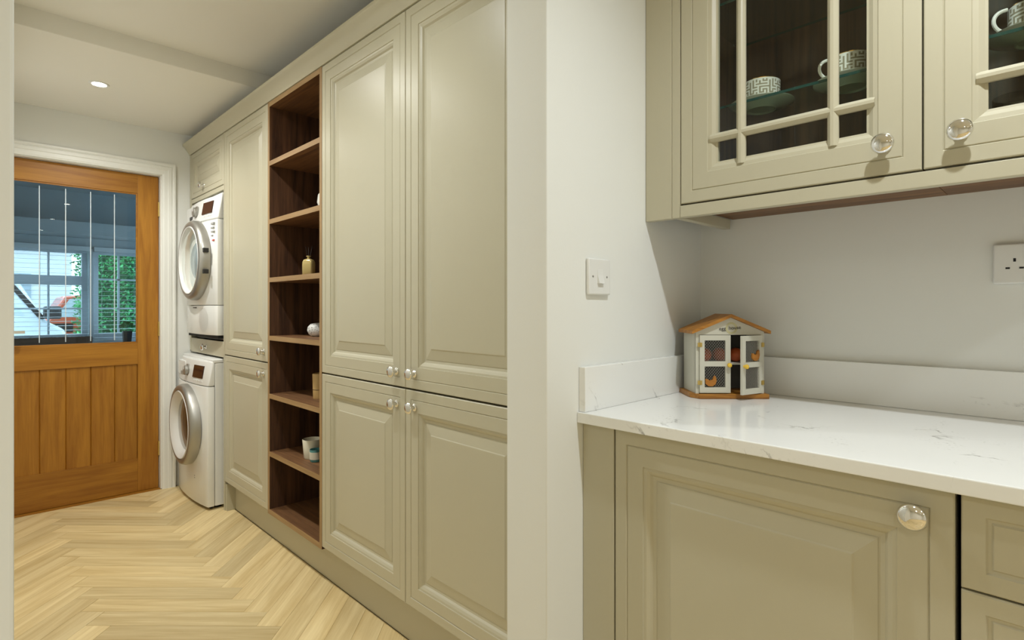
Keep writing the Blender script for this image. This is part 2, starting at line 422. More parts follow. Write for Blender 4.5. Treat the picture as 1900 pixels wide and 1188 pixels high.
# ------------------------------------------------------------------ cupboard doors and knobs
FR = [(.0945, .021), (0, .021), (0, .002), (.002, 0), (.0285, 0), (.0305, .0028), (.0325, .0006), (.070, .0006), (.0708, .003), (.077, .0038), (.0835, .0075), (.0880, .0128), (.0945, .0138)]
PN = [(.0935, .019), (.0935, .0140), (.0968, .0140), (.0980, .0126), (.130, .0068), (.1325, .0052), (.1345, .0050)]
DFR = [(0, .021), (0, .002), (.002, 0), (.027, 0), (.0295, .003), (.0335, .0035), (.036, .0012)]
def knob_mesh(mb, x, y, z):
    return mb.lathe([(0, 0), (.0115, 0), (.0125, -.002), (.0105, -.005), (.007, -.0075), (.0065, -.015), (.010, -.0185), (.0185, -.0205), (.0200, -.0235), (.0192, -.027), (.0150, -.0305), (.008, -.0325), (0, -.033)], (x, y, z), 'y', 28)
def cup_door(parent, x0, x1, z0, z1, yf, knob=None, name='door'):
    g = .0015
    x0 += g; x1 -= g; z0 += g; z1 -= g
    d = MB().rings(x0, x1, z0, z1, yf, FR).build(name, 'cabinet_paint', parent)
    MB().rings(x0, x1, z0, z1, yf, PN, close=False, cap0=True, cap1=True).build('panel', 'cabinet_paint', d)
    if knob: knob_mesh(MB(), knob[0], yf + .0006, knob[1]).build('knob', 'chrome', d, smooth=True)
    return d
ZD0, ZGAP, ZD1 = .163, .869, 2.112
def tall_unit(x0, x1, label, knob_side, door_w=None):
    t = thing('tall_cupboard', ((x0 + x1) / 2, T + .3, .15), label, 'cupboard')
    c = MB(); c.box(x0 + .0005, x0 + .018, T + .0225, YB + .1, .15, ZD1).box(x1 - .018, x1 - .0005, T + .0225, YB + .1, .15, ZD1)
    c.box(x0 + .018, x1 - .018, T + .03, YB + .1, .15, .17).box(x0 + .018, x1 - .018, T + .03, YB + .1, ZD1 - .02, ZD1).box(x0 + .018, x1 - .018, T + .03, YB + .1, ZGAP - .01, ZGAP + .01)
    c.box(x0 + .018, x1 - .018, YB + .08, YB + .1, .17, ZD1 - .02)
    c.build('body', 'gap_shade', t)
    kx = x1 - .052 if knob_side > 0 else x0 + .052
    cup_door(t, x0, x1, ZGAP + .0015, ZD1, T, (kx, ZGAP + .052))
    cup_door(t, x0, x1, ZD0, ZGAP - .0015, T, (kx, ZGAP - .056))
    return t
XA, XBc, XC, XD, XF, XG = -4.0, -3.323, -2.703, -2.138, -1.5385, -.9385
tall_unit(XBc, XC, 'tall putty green cupboard between the stacked machines and the open shelves', 1)
tall_unit(XC + (XD - XC), XF, 'tall putty green raised panel cupboard directly beside the open walnut shelves', 1)
tall_unit(XF, XG, 'tall putty green raised panel cupboard running up against the white partition wall', -1)

# plinth and cornice of the run
tag(B(XBc + .02, XG, T + .05, T + .068, 0, .149).build('plinth', 'cabinet_paint', bevel=.001), 'long putty green plinth board under the tall cupboards and shelves', 'plinth')
pe = B(XBc + .001, XBc + .019, T + .005, YB + .1, 0, .149).build('plinth_end', 'cabinet_paint', bevel=.001)
tag(pe, 'short putty green plinth return on the floor beside the washing machine', 'plinth')
cy = MB(); pr = [(T + .03, 2.113), (T - .004, 2.113), (T - .006, 2.121), (T - .010, 2.127), (T - .018, 2.140), (T - .030, 2.156), (T - .040, 2.163), (T - .042, 2.167), (T - .042, 2.177), (T + .03, 2.177)]
cy.prism(pr, XE + .002, -.927, 'x')
tag(cy.build('cornice', 'cabinet_paint', smooth=True, angle=35), 'putty green moulded cornice along the top of the tall cupboards', 'cornice')

# housing round the two machines
h = thing('appliance_housing', ((XA + XBc) / 2, T + .3, .85), 'putty green housing with small top door and slim drawer around the stacked machines', 'cabinet')
c = MB(); c.box(XBc - .018, XBc - .0005, T + .0, YB + .1, 0.0, ZD1); c.build('side_panel', 'cabinet_paint', h)
B(XE + .002, XE + .032, T, T + .6, .86, ZD1).build('filler', 'cabinet_paint', h, bevel=.001)
B(XE + .033, XBc - .019, T + .025, YB + .1, .945, .957).build('shelf', 'black_plastic', h)
B(XE + .033, XBc - .019, YB + .08, YB + .1, 0.0, ZD1).build('back_panel', 'gap_shade', h)
B(XE + .033, XBc - .019, T + .03, YB + .08, 1.80, ZD1).build('top_box', 'gap_shade', h)
B(XE + .033, XBc - .019, T + .002, T + .02, 1.797, 1.822).build('pelmet_strip', 'cabinet_paint', h)
cup_door(h, XE + .033, XBc - .019, 1.825, ZD1, T, (px(378, Y=T).x, 1.875))
dr = B(XE + .036, XBc - .021, T, T + .02, .853, .941).build('drawer_front', 'cabinet_paint', h, bevel=.0015)
knob_mesh(MB(), (XE + XBc) / 2 + .01, T, .897).build('knob', 'chrome', dr, smooth=True)
B(XE + .04, XBc - .025, T + .021, YB, .86, .935).build('drawer_box', 'gap_shade', h)

# ------------------------------------------------------------------ open walnut shelves
su = thing('open_shelf_unit', ((XC + XD) / 2, T + .15, .15), 'tall open walnut shelf unit set between the putty green cupboards', 'shelf')
SY1 = T + .33; th = .02
for xa in (XC + .0008, XD - th - .0008):
    B(xa, xa + th, T + .0012, SY1, .152, ZD1).build('side_panel', 'walnut_v_shaded', su)
    B(xa, xa + th, T, T + .0012, .152, ZD1).build('edge_strip', 'walnut_edge_v_lit', su)
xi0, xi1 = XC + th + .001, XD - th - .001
B(xi0, xi1, SY1 - .008, SY1, .152, ZD1).build('back_panel', 'walnut_v_shaded', su)
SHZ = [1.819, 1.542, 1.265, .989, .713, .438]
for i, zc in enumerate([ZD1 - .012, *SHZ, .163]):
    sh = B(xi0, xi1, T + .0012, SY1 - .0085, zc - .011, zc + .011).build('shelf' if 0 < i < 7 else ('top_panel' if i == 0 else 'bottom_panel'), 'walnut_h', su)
    B(xi0, xi1, T, T + .0012, zc - .011, zc + .011).build('edge_strip', 'walnut_edge_lit', sh)

# ------------------------------------------------------------------ things on the walnut shelves
def on_shelf(i): return SHZ[i] + .0112
# round white vase (second shelf from the top)
z = on_shelf(1); o = MB().lathe([(0, 0), (.026, 0), (.045, .016), (.057, .048), (.053, .082), (.036, .106), (.016, .116), (.014, .124), (.019, .13), (.015, .13), (.011, .122), (0, .06)], (-2.335, T + .135, z), 'z', 32).build('vase', 'porcelain', smooth=True, angle=60)
tag(o, 'round white ceramic vase on a high walnut shelf', 'vase')
# gold bottle
def rrect(w_, d_, r, n=5):
    out = []
    for cxx, cyy, a0 in ((w_ / 2 - r, d_ / 2 - r, 0), (-w_ / 2 + r, d_ / 2 - r, 90), (-w_ / 2 + r, -d_ / 2 + r, 180), (w_ / 2 - r, -d_ / 2 + r, 270)):
        for k in range(n + 1): a = R(a0 + 90 * k / n); out.append((cxx + r * math.cos(a), cyy + r * math.sin(a)))
    return out
def loft(mb, sections):
    """sections: list of (polygon, z)"""
    vs = []; n = len(sections[0][0])
    for poly, zz in sections: vs += [(p[0], p[1], zz) for p in poly]
    fs = [tuple(range(n))[::-1], tuple(range((len(sections) - 1) * n, len(sections) * n))]
    for s_ in range(len(sections) - 1): fs += [(s_ * n + i, s_ * n + (i + 1) % n, (s_ + 1) * n + (i + 1) % n, (s_ + 1) * n + i) for i in range(n)]
    return mb.add(vs, fs)
bt = thing('bottle', (-2.445, T + .085, on_shelf(2)), 'flat gold glazed bottle with black reeds on a walnut shelf', 'bottle', rz=R(38))
loft(MB(), [(rrect(.044, .034, .008), 0), (rrect(.050, .038, .010), .004), (rrect(.052, .040, .011), .05), (rrect(.050, .038, .011), .066), (rrect(.040, .030, .010), .076), (rrect(.018, .018, .0085), .080)]).build('body', 'gold_glaze', bt, smooth=True, local=True, angle=50)
MB().lathe([(0, .079), (.0075, .079), (.007, .087), (.0105, .089), (.0105, .093), (.006, .093), (.006, .085), (0, .085)], (0, 0, 0), 'z', 20).build('neck', 'gold_glaze', bt, smooth=True, local=True)
for k in range(3):
    a = k * 2.1; MB().tube([(0, 0, .05), (.016 * math.cos(a),   .016 * math.sin(a), .135)], .0011, 6).build('reed', 'stem_black', bt, local=True)
bt2 = thing('box', (-2.415, T + .15, on_shelf(2)), 'small dark gold box standing behind the gold bottle', 'box', rz=R(38))
loft(MB(), [(rrect(.044, .03, .004), 0), (rrect(.044, .03, .004), .068)]).build('body', 'gold_glaze_dark', bt2, local=True, bevel=.001)
loft(MB(), [(rrect(.046, .032, .004), .0682), (rrect(.046, .032, .004), .076)]).build('lid', 'gold_glaze_dark', bt2, local=True, bevel=.001)
# speckled white pot
pt = thing('stone_pot', (-2.452, T + .135, on_shelf(3)), 'squat speckled white stone pot lying on a walnut shelf', 'ornament')
sp = MB(); pf = [(0, 0), (.026, 0), (.042, .010), (.050, .028), (.047, .045), (.034, .058), (.016, .062), (.010, .057), (0, .056)]
sp.lathe(pf, (0, 0, 0), 'z', 36)
o = sp.build('body', 'speckled_white', pt, smooth=True, local=True, angle=70)
fk = MB()
for _ in range(90):
    a = random.uniform(0, 6.283); k = random.uniform(2.0, 5.2); i = int(k); f = k - i
    r_ = pf[i][0] * (1 - f) + pf[i + 1][0] * f; zz = pf[i][1] * (1 - f) + pf[i + 1][1] * f; s_ = random.uniform(.0012, .0034)
    p = Vector((r_ * math.cos(a), r_ * math.sin(a), zz)) * 1.004; n_ = Vector((math.cos(a), math.sin(a), (zz - .03) * 25)).normalized(); u_ = n_.orthogonal().normalized(); w_ = n_.cross(u_)
    fk.add([p + u_ * s_ * math.cos(q) * random.uniform(.7, 1.3) + w_ * s_ * math.sin(q) for q in (0, 1.05, 2.1, 3.14, 4.2, 5.2)], [(0, 1, 2, 3, 4, 5)])
tag(fk.build('flecks', 'fleck_grey', pt, local=True), kind='stuff')
# tan candle with wick and band
cd = thing('candle', (-2.392, T + .118, on_shelf(4)), 'tall tan pillar candle on a walnut shelf', 'candle')
MB().lathe([(0, 0), (.033, 0), (.034, .003), (.037, .108), (.034, .112), (.031, .108), (0, .104)], (0, 0, 0), 'z', 28).build('body', 'candle_tan', cd, smooth=True, local=True, angle=50)
MB().tube([(0, 0, .103), (.001, 0, .114)], .001, 6).build('wick', 'stem_black', cd, local=True)
MB().lathe([(.0352, .04), (.0362, .0402), (.0364, .0418), (.0354, .042)], (0, 0, 0), 'z', 28, close=True).build('band', 'dark_brown_wood', cd, local=True)
# cream cup and teal jar
cu = thing('candle_pot', (-2.437, T + .098, on_shelf(5)), 'cream ceramic candle pot on the lower walnut shelf', 'pot')
MB().lathe([(0, 0), (.034, 0), (.036, .004), (.043, .084), (.0415, .086), (.039, .084), (.035, .02), (0, .016)], (0, 0, 0), 'z', 32).build('body', 'cream_ceramic', cu, smooth=True, local=True, angle=50)
MB().lathe([(0, .05), (.0368, .05)], (0, 0, 0), 'z', 32).build('wax', 'wax', cu, local=True)
tj = thing('jar', (-2.368, T + .082, on_shelf(5)), 'small teal glass candle jar beside the cream candle pot', 'jar')
MB().lathe([(0, 0), (.022, 0), (.024, .003), (.026, .054), (.0245, .054), (.022, .006), (0, .006)], (0, 0, 0), 'z', 28).build('body', 'teal_glass', tj, smooth=True, local=True, angle=50)
MB().lathe([(.0243, .012), (.0262, .012), (.0268, .044), (.0255, .044)], (0, 0, 0), 'z', 28, close=True).build('wrapper', 'cream_ceramic', tj, smooth=True, local=True)

# ------------------------------------------------------------------ washing machine and dryer
def appliance(name, label, x0, x1, yf, z0, zh, ring_z, is_dryer):
    cx = (x0 + x1) / 2; t = thing(name, (cx, yf + .3, z0), label, 'dryer' if is_dryer else 'washing machine')
    zc = z0 + zh - .15        # bottom of the control panel
    N = 16; bul = .028
    def fy(x):                # gently bowed front
        k = (x - cx) / ((x1 - x0) / 2); return yf + bul * (k * k) ** 1.15 * .9
    def bowed(za, zb, back, ins=0.0, dy=0.0, tilt=0.0):
        xs = [x0 + ins + (x1 - x0 - 2 * ins) * i / N for i in range(N + 1)]
        m = MB(); vs = []
        for zz, tl in ((za, 0.0), (zb, tilt)):
            vs += [(x, fy(x) + dy + tl, zz) for x in xs] + [(xs[-1], back, zz), (xs[0], back, zz)]
        n = N + 3; fs = [tuple(range(n))[::-1], tuple(range(n, 2 * n))] + [(i, (i + 1) % n, n + (i + 1) % n, n + i) for i in range(n)]
        return m.add(vs, fs)
    yb = yf + .595; ft = .018
    low = zc - .003
    if is_dryer:
        bowed(z0 + .19, low, yf + .06).build('front_panel', 'white_enamel', t, bevel=.004, smooth=True, angle=25)
        bowed(z0 + ft, z0 + .187, yf + .06).build('service_panel', 'white_enamel', t, bevel=.004, smooth=True, angle=25)
    else:
        bowed(z0 + ft, low, yf + .06).build('front_panel', 'white_enamel', t, bevel=.004, smooth=True, angle=25)
    B(x0 + .003, x1 - .003, yf + .0625, yb, z0 + ft, z0 + zh - .022).build('body', 'white_enamel', t, bevel=.004)
    bowed(zc, z0 + zh - .012, yf + .0625, 0, 0, .022).build('control_panel', 'white_plastic', t, bevel=.008, seg=3, smooth=True, angle=25)
    B(x0, x1, yf + .05, yb, z0 + zh - .021, z0 + zh).build('lid', 'white_plastic', t, bevel=.006)
    for fx in (x0 + .05, x1 - .05):
        for fyy in (yf + .09, yb - .06): MB().lathe([(0, 0), (.02, 0), (.02, .006), (.008, .008), (.008, ft + .002), (0, ft + .002)], (fx, fyy, z0), 'z', 16).build('foot', 'black_rubber', t)
    # control panel fittings, on the tilted front
    pz = (zc + z0 + zh - .012) / 2
    def cy_(x, zz): return fy(x) + .022 * (zz - zc) / (zh - .012 - (zc - z0)) 
    kx = x0 + .265
    ky = cy_(kx, pz) 
    kn = MB().lathe([(0, .004), (.037, .004), (.037, -.004), (.030, -.007), (.029, -.019), (.026, -.022), (0, -.023)], (kx, ky, pz), 'y', 32).build('dial', 'silver', t, smooth=True, angle=40)
    B(kx - .003, kx + .003, ky - .0245, ky - .021, pz + .004, pz + .026).build('pointer', 'white_plastic', kn)
    dx0, dx1 = x0 + .385, x0 + .525
    yd = cy_(dx0, pz)
    disp = MB().add([(dx0, cy_(dx0, pz - .03) - .005, pz - .03), (dx1, cy_(dx1, pz - .03) - .005, pz - .03), (dx1, cy_(dx1, pz + .04) - .005, pz + .04), (dx0, cy_(dx0, pz + .04) - .005, pz + .04),
                     (dx0, yd + .012, pz - .03), (dx1, cy_(dx1, pz) + .012, pz - .03), (dx1, cy_(dx1, pz) + .012, pz + .04), (dx0, yd + .012, pz + .04)],
                    [(0, 1, 2, 3), (4, 7, 6, 5), (0, 4, 5, 1), (1, 5, 6, 2), (2, 6, 7, 3), (3, 7, 4, 0)]).build('display', 'display_dark', t)
    for i in range(6):
        bx = dx0 + .01 + i * .0225
        B(bx, bx + .012, cy_(bx, pz - .045) - .0022, cy_(bx, pz - .045) + .006, pz - .049, pz - .039).build('button', 'white_plastic', t, bevel=.001)
    B(x0 + .035, x0 + .19, cy_(x0 + .11, pz) - .004, cy_(x0 + .11, pz) + .03, pz - .042, pz + .048).build('detergent_drawer' if not is_dryer else 'water_tank_front', 'white_plastic', t, bevel=.005)
    B(x0 + .125, x0 + .18, cy_(x0 + .15, pz - .02) - .006, cy_(x0 + .15, pz) + .01, pz - .036, pz - .014).build('drawer_grip', 'silver' if not is_dryer else 'black_plastic', t, bevel=.003)
    # round door
    yr = yf - .001; Ro = .236
    rg = MB().lathe([(Ro - .036, .012), (Ro, .010), (Ro, -.022), (Ro - .006, -.036), (Ro - .013, -.043), (Ro - .030, -.046), (Ro - .034, -.044), (Ro - .036, -.02)], (cx, yr, ring_z), 'y', 64, close=True).build('door_ring', 'silver', t, smooth=True, angle=50)
    inner = [(Ro - .0355, -.040), (Ro - .040, -.047), (Ro - .046, -.045), (Ro - .068, -.030), (Ro - .084, -.012), (Ro - .084, .010), (Ro - .0355, .010)]
    if is_dryer: inner = [(Ro - .0355, -.040), (Ro - .038, -.047), (Ro - .043, -.045), (Ro - .047, -.034), (Ro - .047, .010), (Ro - .0355, .010)]
    MB().lathe(inner, (cx, yr, ring_z), 'y', 64, close=True).build('inner_ring', 'white_plastic', t, smooth=True, angle=40)
    gr = Ro - (.047 if is_dryer else .084)
    MB().lathe([(gr, -.030 if is_dryer else -.012), (gr * .75, -.046 if is_dryer else -.018), (gr * .4, -.053 if is_dryer else -.022), (0, -.055 if is_dryer else -.024)], (cx, yr, ring_z), 'y', 48).build('door_glass', 'clear_glass' if is_dryer else 'appliance_glass', t, smooth=True)
    if is_dryer:
        MB().lathe([(gr, .009), (gr * .62, .009), (gr * .6, .004)], (cx, yr, ring_z), 'y', 48).build('door_back', 'white_plastic', t, smooth=True)
        MB().lathe([(gr * .6, .005), (gr * .5, -.006), (0, -.010)], (cx, yr, ring_z), 'y', 48).build('drum_window', 'vehicle_glass', t, smooth=True)
        for zz in (.045, -.075): B(cx + Ro - .012, cx + Ro + .012, yr - .03, yr - .003, ring_z + zz - .012, ring_z + zz + .012).build('hinge', 'black_plastic', t, bevel=.002)
    else:
        MB().lathe([(gr + .01, .0095), (gr * .9, .008), (gr * .55, -.004), (0, -.007)], (cx, yr, ring_z), 'y', 48).build('drum_view', 'steel_drum', t, smooth=True)
    # seams and marks
    if is_dryer:
        gx, gz = x0 + .42, z0 + .105
        g = MB()
        for rr in range(1, 9):
            for k in range(6 * rr):
                a = 2 * math.pi * k / (6 * rr); ex, ez = gx + .0085 * rr * math.cos(a), gz + .0085 * rr * math.sin(a)
                yy = fy(ex) - .0008
                g.add([(ex + .0026 * math.cos(q), yy, ez + .0026 * math.sin(q)) for q in [i * math.pi / 3 for i in range(6)]] + [(ex, yy + .002, ez)], [(0, 1, 2, 3, 4, 5)])
        tag(g.build('vent_holes', 'vent_grey', t), kind='stuff')
        B(x0 + .24, x0 + .30, fy(cx) - .004, fy(cx) + .01, z0 + .172, z0 + .178).build('latch', 'black_plastic', t)
        B(x0 + .012, x1 - .012, yf + .032, yf + .5, z0 - .0, z0 + .016).build('foot_strip', 'black_rubber', t)
        mk = MB()
        for i, (w_, hh) in enumerate(((.05, .009), (.045, .006), (.05, .006), (.03, .005))): mk.box(x1 - .075, x1 - .075 + w_, fy(x1 - .075) - .0012, fy(x1 - .04) + .003, zc - .03 - i * .022, zc - .03 - i * .022 + hh)
        mk.build('printed_sticker', 'sticker_grey', t)
        B(x1 - .06, x1 - .03, fy(x1 - .06) - .0012, fy(x1 - .04) + .003, zc - .125, zc - .117).build('printed_sticker', 'print_red', t)
    else:
        fx = x0 + .43
        for dz in (0, .012): MB().lathe([(0, -.0015), (.003, -.0015), (.003, .003), (0, .003)], (fx, fy(fx), z0 + .155 + dz), 'y', 10).build('indicator', 'print_grey', t)
        B(x0 + .02, x1 - .02, yf + .045, yf + .055, z0 + .003, z0 + ft + .002).build('kick_strip', 'black_rubber', t)
    return t
appliance('washing_machine', 'white front loading washing machine standing on the oak floor', XE + .022, -3.378, .930, 0.0, .842, .447, False)
appliance('tumble_dryer', 'white tumble dryer stacked in the housing above the washing machine', XE + .036, -3.364, .975, .9575, .828, 1.412, True)

# ------------------------------------------------------------------ alcove: base units, worktop, upstands
TB = 1.02
tag(B(XS + .001, -.7135, TB, TB + .02, .15, .869).build('filler_panel', 'cabinet_paint', bevel=.001), 'narrow putty green filler panel beside the base cupboard under the worktop', 'panel')
bc = thing('base_cupboard', (-.41, TB + .3, .15), 'putty green base cupboard with one raised panel door under the white worktop', 'cupboard')
x0, x1 = -.7115, -.1185
B(x0, x1, TB + .0225, YB - .02, .15, .868).build('body', 'gap_shade', bc)
kp = px(1690, 963, Y=TB - .03)
cup_door(bc, x0, x1, ZD0, .868, TB, (kp.x, kp.z))
def drawer_unit(x0, x1, label):
    t = thing('drawer_unit', ((x0 + x1) / 2, TB + .3, .15), label, 'drawers')
    B(x0 + .001, x1 - .001, TB + .0225, YB - .02, .15, .868).build('body', 'gap_shade', t)
    for z0, z1 in ((.7325, .8665), (.452, .7295), (.163, .449)):
        d = MB().rings(x0 + .0035, x1 - .0015, z0, z1, TB, DFR, close=False, cap0=True, cap1=True).build('drawer_front', 'cabinet_paint', t)
        knob_mesh(MB(), (x0 + x1) / 2, TB + .0012, (z0 + z1) / 2).build('knob', 'chrome', d, smooth=True)
    return t
drawer_unit(-.1165, .4835, 'putty green three drawer unit under the white worktop beside the base cupboard')
bc2 = thing('base_cupboard', (.78, TB + .3, .15), 'putty green base cupboard on the far side of the drawer unit', 'cupboard')
B(.485, 1.085, TB + .0225, YB - .02, .15, .868).build('body', 'gap_shade', bc2); cup_door(bc2, .485, 1.085, ZD0, .868, TB, (.54, .81))
tag(B(XS + .001, 1.085, TB + .05, TB + .068, 0, .149).build('plinth', 'cabinet_paint', bevel=.001), 'putty green plinth board under the base cupboards of the worktop', 'plinth')
ZW = .895
tag(B(XS + .0005, 1.10, .998, YB - .0005, .8705, ZW).build('worktop', 'quartz', bevel=.002), 'white quartz worktop with faint grey veins', 'worktop')
tag(B(XS + .0005, XS + .0185, 1.005, YB - .0005, ZW + .0002, ZW + .103).build('upstand', 'quartz', bevel=.0012), 'short white quartz upstand on the wall with the light switch', 'upstand')
tag(B(XS + .019, 1.10, YB - .0185, YB - .0005, ZW + .0002, ZW + .103).build('upstand', 'quartz', bevel=.0012), 'long white quartz upstand on the wall with the socket', 'upstand')

# ------------------------------------------------------------------ glazed wall cupboards
U = 1.29; UZ0, UZ1 = 1.396, 2.112
GFR = [(.0925, .021), (0, .021), (0, .002), (.002, 0), (.0285, 0), (.0305, .0028), (.0325, .0006), (.070, .0006), (.0715, .0035), (.080, .005), (.088, .0105), (.0925, .0115)]
def wall_unit(x0, x1, label, knob_side):
    t = thing('wall_cupboard', ((x0 + x1) / 2, U + .15, UZ0 - .02), label, 'cupboard')
    yb = YB - .001; a, b_ = x0 + .0005, x1 - .0005
    B(a, a + .018, U + .0225, yb, UZ0 + .0142, UZ1).build('side_panel', 'walnut_v_shaded', t); B(b_ - .018, b_, U + .0225, yb, UZ0 + .0142, UZ1).build('side_panel', 'walnut_v_shaded', t)
    B(a + .018, b_ - .018, yb - .008, yb, UZ0 + .014, UZ1 - .018).build('back_panel', 'walnut_v_shaded', t)
    B(a, b_, U + .0225, yb, UZ0 - .004, UZ0 + .014).build('bottom_panel', 'walnut_h', t); B(a + .018, b_ - .018, U + .0225, yb, UZ1 - .018, UZ1).build('top_panel', 'walnut_h', t)
    g = .0015; dx0, dx1, dz0, dz1 = x0 + g, x1 - g, UZ0 + g, UZ1 - g
    d = MB().rings(dx0, dx1, dz0, dz1, U, GFR).build('door', 'cabinet_paint', t)
    ins = .0925; ox0, ox1, oz0, oz1 = dx0 + ins, dx1 - ins, dz0 + ins, dz1 - ins
    bx = [ox0 + .058, ox1 - .060]; bz = [oz0 + .058, oz1 - .058]; hw = .0105
    sec = [(-hw, .012), (-hw, .006), (-hw + .004, .0015), (-.003, -.0015), (.003, -.0015), (hw - .004, .0015), (hw, .006), (hw, .012)]
    for x in bx: MB().prism([(x + p, U + q) for p, q in sec], oz0 - .016, oz1 + .016, 'z').build('glazing_bar', 'cabinet_paint', d)
    for zz in bz:
        m = MB(); m.prism([(U + q + .0004, zz + p) for p, q in sec], ox0 - .016, ox1 + .016, 'x'); m.build('glazing_bar', 'cabinet_paint', d)
    xs = [ox0 - .003] + bx + [ox1 + .003]; zs = [oz0 - .003] + bz + [oz1 + .003]
    for i in range(3):
        for j in range(3): B(xs[i], xs[i + 1], U + .0125, U + .0165, zs[j], zs[j + 1]).build('pane', 'clear_glass', d)
    kx = dx1 - .0585 if knob_side > 0 else dx0 + .056
    knob_mesh(MB(), kx, U + .0006, UZ0 + .0585).build('knob', 'chrome', d, smooth=True)
    for zz in (1.631, 1.887):
        s_ = B(a + .0195, b_ - .0195, U + .045, yb - .010, zz - .003, zz + .003).build('glass_shelf', 'shelf_glass', t)
        B(a + .0195, b_ - .0195, U + .0435, U + .045, zz - .003, zz + .003).build('polished_edge', 'shelf_glass_edge', s_)
        B(a + .0195, b_ - .0195, yb - .010, yb - .0088, zz - .003, zz + .003).build('polished_edge', 'shelf_glass_edge', s_)
        for xx in (a + .018, b_ - .026):
            for yy in (U + .07, yb - .05): B(xx, xx + .008, yy, yy + .008, zz - .011, zz - .0045).build('shelf_pin', 'chrome', t)
    return t
UX0, UX1, UX2 = -.700, -.200, .300
wall_unit(UX0, UX1, 'glazed putty green wall cupboard over the egg house, nearest the light switch wall', 1)
wall_unit(UX1, UX2, 'glazed putty green wall cupboard above the socket', -1)
fp = thing('end_filler', (-.75, U, 1.363), 'putty green filler panel between the side wall and glazed cupboard', 'panel')
B(XS + .001, -.7235, U - .002, U + .02, 1.363, UZ1).build('face', 'cabinet_paint', fp, bevel=.0015)
B(-.7232, -.7005, U, U + .02, 1.363, UZ1).build('strip', 'cabinet_paint', fp, bevel=.0015)
pel = thing('light_pelmet', (-.2, U, 1.363), 'putty green light pelmet under the glazed wall cupboards', 'pelmet')
B(-.6998, UX2, U - .001, U + .02, 1.363, UZ0 - .003).build('front_rail', 'cabinet_paint', pel, bevel=.0015)
B(-.7210, -.7005, U + .0205, 1.585, 1.363, UZ0 - .005).build('return_rail', 'cabinet_paint', pel, bevel=.0015)

# cups and saucers: maze pattern as two-tone cells on the cup wall
MAZE = ["#.#####.#.##", "#.#...#.#.#.", "###.#.###.#.", "....#.....##", "#####.#####.", "#...#.#...#.", "#.#.#.#.#.##", "#.#...#.#...", "#.#####.####", "#.......#...", "#######.#.##", "......#.#.#."]
def cup(x, y, z, rz, label, slabel):
    t = thing('teacup', (x, y, z + .0165), label, 'cup', rz=rz)
    m = MB(); n = 72; rows = 16; h0, h1 = .004, .059; r0, r1 = .0435, .0445
    def rad(f): return r0 + (r1 - r0) * f
    vs = []
    for j in range(rows + 1):
        f = j / rows
        for i in range(n): a = 2 * math.pi * i / n; vs.append((rad(f) * math.cos(a), rad(f) * math.sin(a), h0 + (h1 - h0) * f))
    o0 = len(m.v); m.v += vs
    for j in range(rows):
        for i in range(n):
            m.f.append([o0 + j * n + i, o0 + j * n + (i + 1) % n, o0 + (j + 1) * n + (i + 1) % n, o0 + (j + 1) * n + i])
            m.mi.append(0 if j in (0, rows - 1) or MAZE[j % 12][i % 12] == '#' else 1)
    m.lathe([(0, 0), (.036, 0), (.0405, .001), (r0, h0)], (0, 0, 0), 'z', n)
    m.lathe([(r1 - .003, h1), (r1 - .004, .02), (.03, .006), (0, .005)], (0, 0, 0), 'z', n)
    m.build('bowl', ['porcelain', 'cup_taupe'], t, smooth=True, local=True, angle=50)
    MB().lathe([(r1, h1), (r1 + .0006, h1 + .0012), (r1 - .0015, h1 + .002), (r1 - .003, h1)], (0, 0, 0), 'z', 48, close=True).build('rim', 'gold', t, smooth=True, local=True)
    pts = []
    for k in range(13):
        a = R(78 - 168 * k / 12 * 1.0); pts.append((-(.043 + .031 * max(0, math.cos(a)) ** .8), 0, .033 + .022 * math.sin(a)))
    MB().tube(pts, [.0035] * 13, 8).build('handle', 'porcelain', t, smooth=True, local=True)
    s_ = MB().lathe([(.032, 0), (.034, .0), (.036, .004), (.060, .009), (.076, .016), (.0765, .0175), (.075, .0175), (.058, .0125), (.035, .009), (.028, .0085), (0, .0085)] , (0, 0, 0), 'z', 56)
    s_.lathe([(.032, 0), (.030, .004), (0, .005)], (0, 0, 0), 'z', 56)
    so = s_.build('saucer', 'porcelain_green_cast', None, smooth=True, local=True, angle=60); so.location = (x, y, z)
    tag(so, slabel, 'saucer')
    t.location.z = z + .0092
zs_ = 1.631 + .0032
cup(-.555, 1.435, zs_, R(-20), 'patterned teacup with gold rim behind the bar crossing farthest from the knob', 'white saucer under the teacup farthest from the cupboard knob')
cup(-.355, 1.435, zs_, R(48), 'patterned teacup with gold rim and visible handle, nearer the cupboard knob', 'white saucer under the teacup with the visible handle')
cup(-.045, 1.43, zs_, R(35), 'patterned teacup with gold rim in the glazed cupboard above the socket', 'white saucer in the glazed cupboard above the socket')
def tumbler(x, y, label):
    z = UZ0 + .0145
    o = MB().lathe([(0, 0), (.030, 0), (.031, .003), (.039, .125), (.0375, .126), (.0295, .012), (0, .010)], (x, y, z), 'z', 14).build('tumbler', 'tumbler_glass', angle=30)
    tag(o, label, 'glass', 'tumblers in the wall cupboard')
thin_glass('tumbler_glass', (.80, .80, .78))
tumbler(-.072, 1.42, 'ribbed glass tumbler on the floor of the cupboard above the socket'); tumbler(.02, 1.45, 'second ribbed glass tumbler, farther from the cupboard knob')

